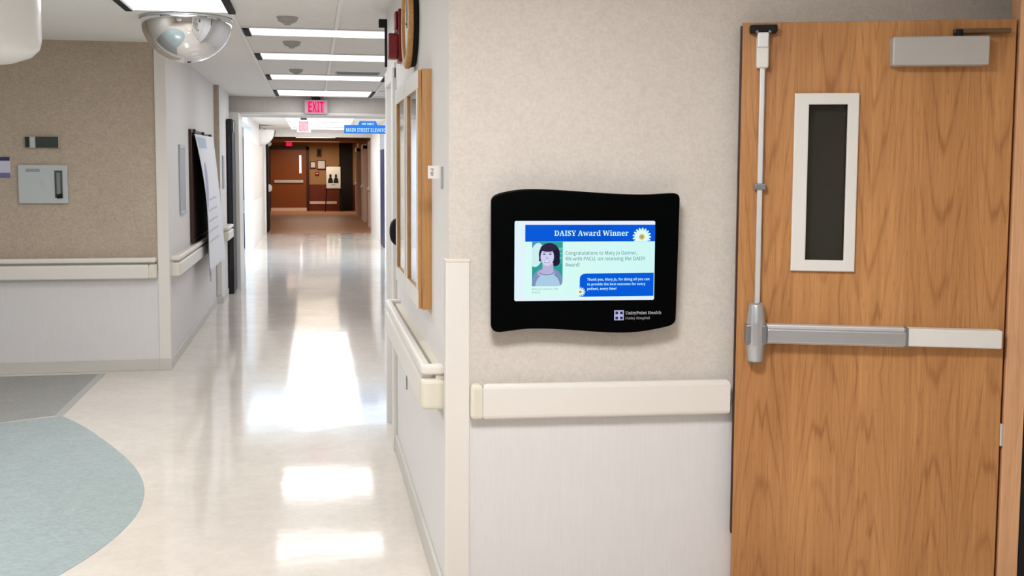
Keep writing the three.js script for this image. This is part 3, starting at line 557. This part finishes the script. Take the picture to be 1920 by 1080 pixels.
// ------------------------------------------------------------------ left corridor wall (local x = down the corridor, z = out)
const onLeft = (name, label, cat, y, dist, X = -1.13) => thing(name, label, cat, [X, y, -dist], Math.PI / 2);
{
  const t = onLeft('wall_plaque', 'flat grey plaque on the corridor wall before the dark board', 'plaque', 1.5, 9.75);
  part('plate', box(-0.2, 0.2, -0.3, 0.3, 0, 0.012, 0.003), std(0xa5a8b0, 0.4, 0.2), t); part('border', box(-0.2, 0.2, 0.27, 0.3, 0.01, 0.018, 0.002), M.panelGrey, t); part('border', box(-0.2, 0.2, -0.3, -0.27, 0.01, 0.018, 0.002), M.panelGrey, t);
  const b = onLeft('bulletin_board', 'dark brown bulletin board on the corridor wall behind the poster', 'bulletin board', 1.43, 11.3);
  part('board', box(-0.95, 0.7, -0.5, 0.5, 0, 0.016, 0.003), M.cork, b);
  part('frame', [box(-0.97, 0.72, 0.5, 0.53, 0, 0.026, 0.004), box(-0.97, 0.72, -0.53, -0.5, 0, 0.026, 0.004), box(-0.97, -0.94, -0.5, 0.5, 0, 0.026, 0.004), box(0.69, 0.72, -0.5, 0.5, 0, 0.026, 0.004)], M.brownDark, b);
  const g = thing('draped_poster', 'long white printed poster draped over the handrail, curling away from the wall', 'poster', [-1.13, 0, -11.55], Math.PI / 2);
  const NX = 14, NY = 24, pos = [], idx = [], uv = [], th = 0.006;
  const P = (u, v) => { const y = 1.94 - v * 1.36, curl = Math.pow(Math.abs(u * 2 - 1), 3) * 0.02 * (u < 0.5 ? 1.6 : 1); return [-1.1 + u * 1.8 + v * 0.16, y - 0.02 * (1 - u), 0.034 + 0.085 * Math.sin(Math.min(1, v * 1.25) * Math.PI / 2) + 0.012 * Math.sin(v * 5 + u * 2) + curl * (0.4 + v)]; };
  for (const s of [0, 1]) for (let j = 0; j <= NY; j++) for (let i = 0; i <= NX; i++) { const [x, y, z] = P(i / NX, j / NY); pos.push(x, y, z - s * th); uv.push(i / NX, 1 - j / NY); }
  const id = (s, i, j) => s * (NX + 1) * (NY + 1) + j * (NX + 1) + i;
  for (let j = 0; j < NY; j++) for (let i = 0; i < NX; i++) { idx.push(id(0, i, j), id(0, i, j + 1), id(0, i + 1, j), id(0, i + 1, j), id(0, i, j + 1), id(0, i + 1, j + 1)); idx.push(id(1, i, j), id(1, i + 1, j), id(1, i, j + 1), id(1, i + 1, j), id(1, i + 1, j + 1), id(1, i, j + 1)); }
  const quad = (a, b, c, d) => idx.push(a, b, c, c, b, d);
  for (let j = 0; j < NY; j++) { quad(id(0, 0, j), id(1, 0, j), id(0, 0, j + 1), id(1, 0, j + 1)); quad(id(1, NX, j), id(0, NX, j), id(1, NX, j + 1), id(0, NX, j + 1)); }
  for (let i = 0; i < NX; i++) { quad(id(1, i, 0), id(0, i, 0), id(1, i + 1, 0), id(0, i + 1, 0)); quad(id(0, i, NY), id(1, i, NY), id(0, i + 1, NY), id(1, i + 1, NY)); }
  const geo = new THREE.BufferGeometry(); geo.setAttribute('position', new THREE.Float32BufferAttribute(pos, 3)); geo.setAttribute('uv', new THREE.Float32BufferAttribute(uv, 2)); geo.setIndex(idx); geo.computeVertexNormals();
  const print = canvasTex(256, 512, (c, w, h) => { c.fillStyle = '#f1f4fb'; c.fillRect(0, 0, w, h); c.fillStyle = '#c3d3e6'; c.fillRect(20, 10, 120, 40); c.fillStyle = '#b9b6d6'; c.beginPath(); c.ellipse(60, 190, 30, 90, 0.15, 0, 6.3); c.fill(); c.fillStyle = '#cfd6e4'; for (let k = 0; k < 5; k++) c.fillRect(60, 240 + k * 40, 150, 8); });
  part('sheet', geo, new THREE.MeshStandardMaterial({ map: print, roughness: 0.8, side: THREE.DoubleSide }), g);
  part('hanging_cord', box(-0.6, -0.594, 0.47, 0.6, 0.12, 0.126), M.greyPlastic, g);
  for (const x of [-1.0, -0.2, 0.6]) part('clip', box(x - 0.03, x + 0.03, 1.92, 1.965, 0.01, 0.045, 0.004), M.brownDark, g);
  const p2 = onLeft('wall_plaque', 'narrow grey plaque high on the pier above the short handrail', 'plaque', 1.55, 13.4, -1.07);
  part('plate', box(-0.1, 0.1, -0.2, 0.2, 0, 0.012, 0.003), std(0xa5a8b0, 0.4, 0.2), p2); part('border', box(-0.1, 0.1, 0.17, 0.2, 0.01, 0.016, 0.002), M.panelGrey, p2);
}
{ // dark door leaf folded back beside the portal
  const d = structGroup('door_3', [0, 0, -13.95], 0);
  part('leaf', box(-1.06, -0.995, 0.01, 2.22, -0.55, 0, 0.004), M.darkRubber, d);
  part('closer', box(-1.06, -0.985, 2.05, 2.2, -0.3, -0.05, 0.006), M.black, d);
  part('edge_plate', box(-1.045, -1.01, 0.3, 2.0, -0.002, 0.003), std(0x1b1c22, 0.4), d);
}
// ------------------------------------------------------------------ bright side room and window
{
  struct('wall_side_room', [box(-4.75, -4.6, 0, 2.7, -27, -16.0), box(-4.6, -1.32, 0, 2.7, -16.9, -16.75), box(-4.6, -2.95, 0, 2.7, -27.0, -26.85), box(-1.5, -1.32, 0, 2.7, -27.0, -26.85), box(-2.95, -1.5, 0, 0.75, -27, -26.85), box(-2.95, -1.5, 2.45, 2.7, -27, -26.85)], M.paintWhite);
  const w = structGroup('window_1', [-2.225, 0, -26.92], 0);
  part('window_frame', [box(-0.725, 0.725, 0.75, 0.82, -0.05, 0.06), box(-0.725, 0.725, 2.38, 2.45, -0.05, 0.06), box(-0.725, -0.66, 0.82, 2.38, -0.05, 0.06), box(0.66, 0.725, 0.82, 2.38, -0.05, 0.06), box(-0.025, 0.025, 0.82, 2.38, -0.04, 0.05)], M.white, w);
  for (const s of [-1, 1]) part('pane', box(s < 0 ? -0.66 : 0.025, s < 0 ? -0.025 : 0.66, 0.82, 2.38, -0.003, 0.003), M.pane, w);
  const L = new THREE.RectAreaLight(COOL, POWER.sideRoom, 3.0, 3.6); L.position.set(-2.9, CEIL - 0.02, -20.5); L.rotation.x = -Math.PI / 2; L.name = 'light';
  const cl = thing('ceiling_light', 'broad white ceiling panel light inside the bright side room', 'ceiling light', [-2.9, 0, -20.5], 0);
  part('frame', [box(-1.55, 1.55, CEIL - 0.014, CEIL, -1.85, -1.8), box(-1.55, 1.55, CEIL - 0.014, CEIL, 1.8, 1.85), box(-1.55, -1.5, CEIL - 0.014, CEIL, -1.8, 1.8), box(1.5, 1.55, CEIL - 0.014, CEIL, -1.8, 1.8)], M.bar, cl);
  part('diffuser', box(-1.5, 1.5, CEIL - 0.01, CEIL - 0.004, -1.8, 1.8), glow(COOL, 1.3), cl);
  scene.add(L);
  const tb = thing('side_table', 'dark-edged table in the bright doorway of the side room', 'table', [-1.78, 0, -22.8], 0);
  part('top', box(-0.45, 0.45, 0.7, 0.74, -0.8, 0.8, 0.008), std(0xa9b7bd, 0.3), tb);
  part('front_panel', box(-0.42, 0.42, 0.35, 0.7, 0.72, 0.76, 0.004), M.navy, tb);
  for (const [x, z] of [[-0.4, -0.75], [0.4, -0.75], [-0.4, 0.75], [0.4, 0.75]]) part('leg', box(x - 0.025, x + 0.025, 0, 0.7, z - 0.025, z + 0.025, 0.004), M.navy, tb);
  const mo = thing('desk_monitor', 'bluish monitor tilted on the table in the side room', 'monitor', [-1.62, 0.74, -22.4], 0.5);
  part('screen', box(-0.2, 0.2, 0.1, 0.4, -0.02, 0.02, 0.01), std(0x8490b4, 0.3), mo); part('stand', box(-0.03, 0.03, 0, 0.14, -0.04, -0.02, 0.006), std(0x5a6690, 0.4), mo); part('foot', box(-0.12, 0.12, 0, 0.015, -0.1, 0.06, 0.006), std(0x5a6690, 0.4), mo);
  struct('wall_left_tan_panel', box(-1.165, -1.152, 0.95, 2.1, -25.6, -22.0, 0.003), M.paper);
}
{
  const t = thing('corner_mirror', 'white-backed quarter-dome mirror high at the entrance to the brown corridor', 'mirror', [-1.16, 2.46, -24.8], 0);
  const pr = []; for (let k = 0; k <= 14; k++) { const a = k / 14 * Math.PI / 2; pr.push(new THREE.Vector2(Math.max(0.0005, 0.33 * Math.sin(a)), -0.36 * Math.cos(a))); }
  part('dome', new THREE.LatheGeometry(pr, 32, 0, Math.PI), M.whiteGloss, t);
  part('rim', (() => { const g = new THREE.TorusGeometry(0.335, 0.014, 8, 30, Math.PI / 2 * 1); g.rotateZ(-Math.PI / 2); return g; })(), M.black, t);
}
{
  const d = structGroup('door_4', [1.42, 0, -22.2], -Math.PI / 2);
  part('leaf', box(-0.55, 0.6, 0.01, 2.0, -0.05, 0.012, 0.004), M.navy, d);
  part('transom', box(-0.55, 0.6, 2.0, 2.35, -0.05, 0.01, 0.004), M.greyDoor, d);
  part('casing', [box(-0.62, -0.55, 0, 2.4, -0.02, 0.02, 0.003)], M.white, d);
}
// ------------------------------------------------------------------ opening to the brown corridor
struct('trim_opening', [box(-1.32, -1.12, 0, CEIL, -26.95, -26.72, 0.006), box(1.43, 1.66, 0, CEIL, -26.95, -26.72, 0.006), box(-1.32, 1.66, 2.37, 2.62, -26.95, -26.72, 0.006)], M.white);
{
  struct('wall_beyond_left', box(-1.9, -1.6, 0, 2.7, -42, -27), M.farTan);
  struct('wall_beyond_right', box(1.62, 1.8, 0, 2.7, -42, -27), M.farTan);
  const e = structGroup('wall_beyond_end', [0, 0, -41.2], 0);
  part('wallcovering', box(-1.75, 1.7, 1.0, 2.7, -0.15, 0), M.farTan, e);
  part('wainscot', box(-1.75, 1.7, 0, 1.0, -0.15, 0.004), M.farRed, e);
  part('baseboard', box(-0.12, 0.9, 0.26, 0.36, 0.004, 0.03), M.farFrame, e);
  part('dark_recess', box(1.0, 1.5, 0, 2.6, -0.02, 0.02), std(0x0b0a10, 0.8), e);
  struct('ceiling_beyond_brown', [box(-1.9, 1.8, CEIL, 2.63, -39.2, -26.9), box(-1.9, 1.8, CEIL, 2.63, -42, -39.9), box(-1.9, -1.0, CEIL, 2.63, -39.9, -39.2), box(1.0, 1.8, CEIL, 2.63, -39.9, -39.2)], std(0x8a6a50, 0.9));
  const d = structGroup('door_5', [-0.87, 0, -41.15], 0);
  part('casing', [box(-0.78, -0.68, 0, 2.42, -0.02, 0.05), box(0.64, 0.74, 0, 2.42, -0.02, 0.05), box(-0.78, 0.74, 2.3, 2.42, -0.02, 0.05)], M.brownDark, d);
  part('leaf', box(-0.68, 0.64, 0.02, 2.3, -0.02, 0.03, 0.004), M.farBrown, d);
  part('push_bar', box(-0.55, 0.52, 1.06, 1.16, 0.03, 0.09, 0.008), M.aluLight, d);
  part('window_lite', box(0.38, 0.46, 1.42, 2.1, 0.028, 0.036, 0.002), glow(new THREE.Color(1, 0.97, 0.95), 0.7), d);
  part('threshold', box(-0.68, 0.64, 0, 0.12, 0.03, 0.06), M.farFrame, d);
  for (const [i, z] of [[0, -38.0], [1, -33.2], [2, -29.2]]) {
    const c = structGroup('door_' + (6 + i), [1.62, 0, z], -Math.PI / 2);
    part('casing', [box(-0.62, -0.46, 0, 2.3, 0, 0.12), box(0.46, 0.62, 0, 2.3, 0, 0.12), box(-0.62, 0.62, 2.2, 2.34, 0, 0.12)], M.farFrame, c);
    part('leaf', [box(-0.46, 0.46, 0.01, 1.05, 0, 0.03), box(-0.46, 0.46, 1.05, 2.2, 0, 0.03)], i === 1 ? M.farRed : M.farBrown, c);
    part('handle', new THREE.SphereGeometry(0.07, 16, 10).translate(-0.36, 1.05, 0.09), M.white, c);
  }
  const lf = structGroup('door_9', [-1.1, 0, -27.4], 0);
  part('leaf', box(-0.05, 0.0, 0.01, 2.3, -1.2, 0, 0.004), M.blackMatt, lf);
  part('handle', new THREE.SphereGeometry(0.1, 16, 10).scale(0.7, 1, 0.6).translate(0.02, 1.1, -0.3), M.white, lf);
  part('closer', new THREE.SphereGeometry(0.07, 16, 10).translate(0.02, 2.22, -0.3), M.white, lf);
  const fr = (label, x0, x1, y0, y1) => { const t = thing('framed_notice', label, 'framed notice', [(x0 + x1) / 2, (y0 + y1) / 2, -41.2], 0); const w = (x1 - x0) / 2, h = (y1 - y0) / 2; part('frame', box(-w, w, -h, h, 0, 0.03, 0.005), M.brownDark, t); part('sheet', box(-w + 0.03, w - 0.03, -h + 0.05, h - 0.03, 0.028, 0.034), std(0xece6ea, 0.6), t); };
  fr('small pale framed notice by the brown door at the corridor end', -0.09, 0.13, 1.59, 1.87);
  fr('wider pale framed notice beside the poster at the corridor end', 0.17, 0.49, 1.55, 1.92);
  const pu = thing('pull_station', 'small dark red pull station under the two framed notices', 'pull station', [0.17, 1.41, -41.2], 0); part('body', box(-0.07, 0.07, -0.07, 0.07, 0, 0.05, 0.02), M.red, pu); part('lever', box(-0.04, 0.04, -0.02, 0.02, 0.048, 0.06, 0.005), M.farFrame, pu);
  const sp = thing('wall_speaker', 'dark square speaker high on the tan end wall', 'speaker', [0.25, 2.2, -41.2], 0); part('grille', box(-0.09, 0.09, -0.15, 0.15, 0, 0.04, 0.01), M.brownDark, sp); part('centre', box(-0.05, 0.05, -0.1, 0.1, 0.038, 0.046, 0.01), M.blackMatt, sp);
  const po = thing('easel_poster', 'white poster of two dark figures on an easel at the corridor end', 'poster', [0.76, 0, -40.4], 0);
  const art = canvasTex(256, 384, (c, w, h) => { c.fillStyle = '#dfe3e4'; c.fillRect(0, 0, w, h); c.fillStyle = '#0a0c0e'; for (const [x, r] of [[75, 34], [175, 34]]) { c.beginPath(); c.ellipse(x, 165, r * 0.62, r, 0, 0, 6.3); c.fill(); c.beginPath(); c.moveTo(x - 45, 290); c.quadraticCurveTo(x - 45, 190, x, 190); c.quadraticCurveTo(x + 45, 190, x + 45, 290); c.fill(); } c.fillStyle = '#8b8f8e'; c.fillRect(90, 315, 70, 12); });
  const pb = new THREE.BoxGeometry(0.52, 0.8, 0.02); pb.translate(0, 1.27, 0.05); part('poster_board', pb, [0, 1, 2, 3, 4, 5].map((i) => (i === 4 ? std(0xffffff, 0.6, 0, { map: art }) : M.white)), po);
  for (const x of [-0.3, 0.3]) { const l = box(-0.02, 0.02, 0, 1.72, -0.02, 0.02, 0.004); l.rotateZ(x * 0.18); l.translate(x, 0, 0); part('leg', l, M.blackMatt, po); }
  part('ledge', box(-0.3, 0.3, 0.82, 0.86, 0, 0.09, 0.004), M.blackMatt, po);
  const wash = thing('ceiling_light', 'recessed warm ceiling wash light before the end door of the brown corridor', 'ceiling light', [0, 0, -39.55]);
  part('diffuser', box(-0.98, 0.98, 2.622, 2.629, -0.33, 0.33), glow(AMBER, 1), wash);
  part('frame', [box(-1.0, 1.0, CEIL, 2.629, -0.35, -0.335), box(-1.0, 1.0, CEIL, 2.629, 0.335, 0.35), box(-1.0, -0.985, CEIL, 2.629, -0.335, 0.335), box(0.985, 1.0, CEIL, 2.629, -0.335, 0.335)], M.brownDark, wash);
  const WL = new THREE.RectAreaLight(AMBER, POWER.endWash, 1.94, 0.64); WL.position.set(0, 2.618, -39.55); WL.rotation.x = -Math.PI / 2; WL.name = 'light'; scene.add(WL);
  const far = ['first', 'middle', 'last'];
  [-28.6, -30.9, -33.1].forEach((z, i) => ceilingLight(far[i] + ' of three slim warm ceiling lights inside the brown corridor', -0.5, 0.7, z - 0.12, z + 0.12, POWER.beyond, AMBER, 'warm lights of the brown corridor', { cells: 1, glow: 1, surface: true }));
}
renderer.render(scene, camera);
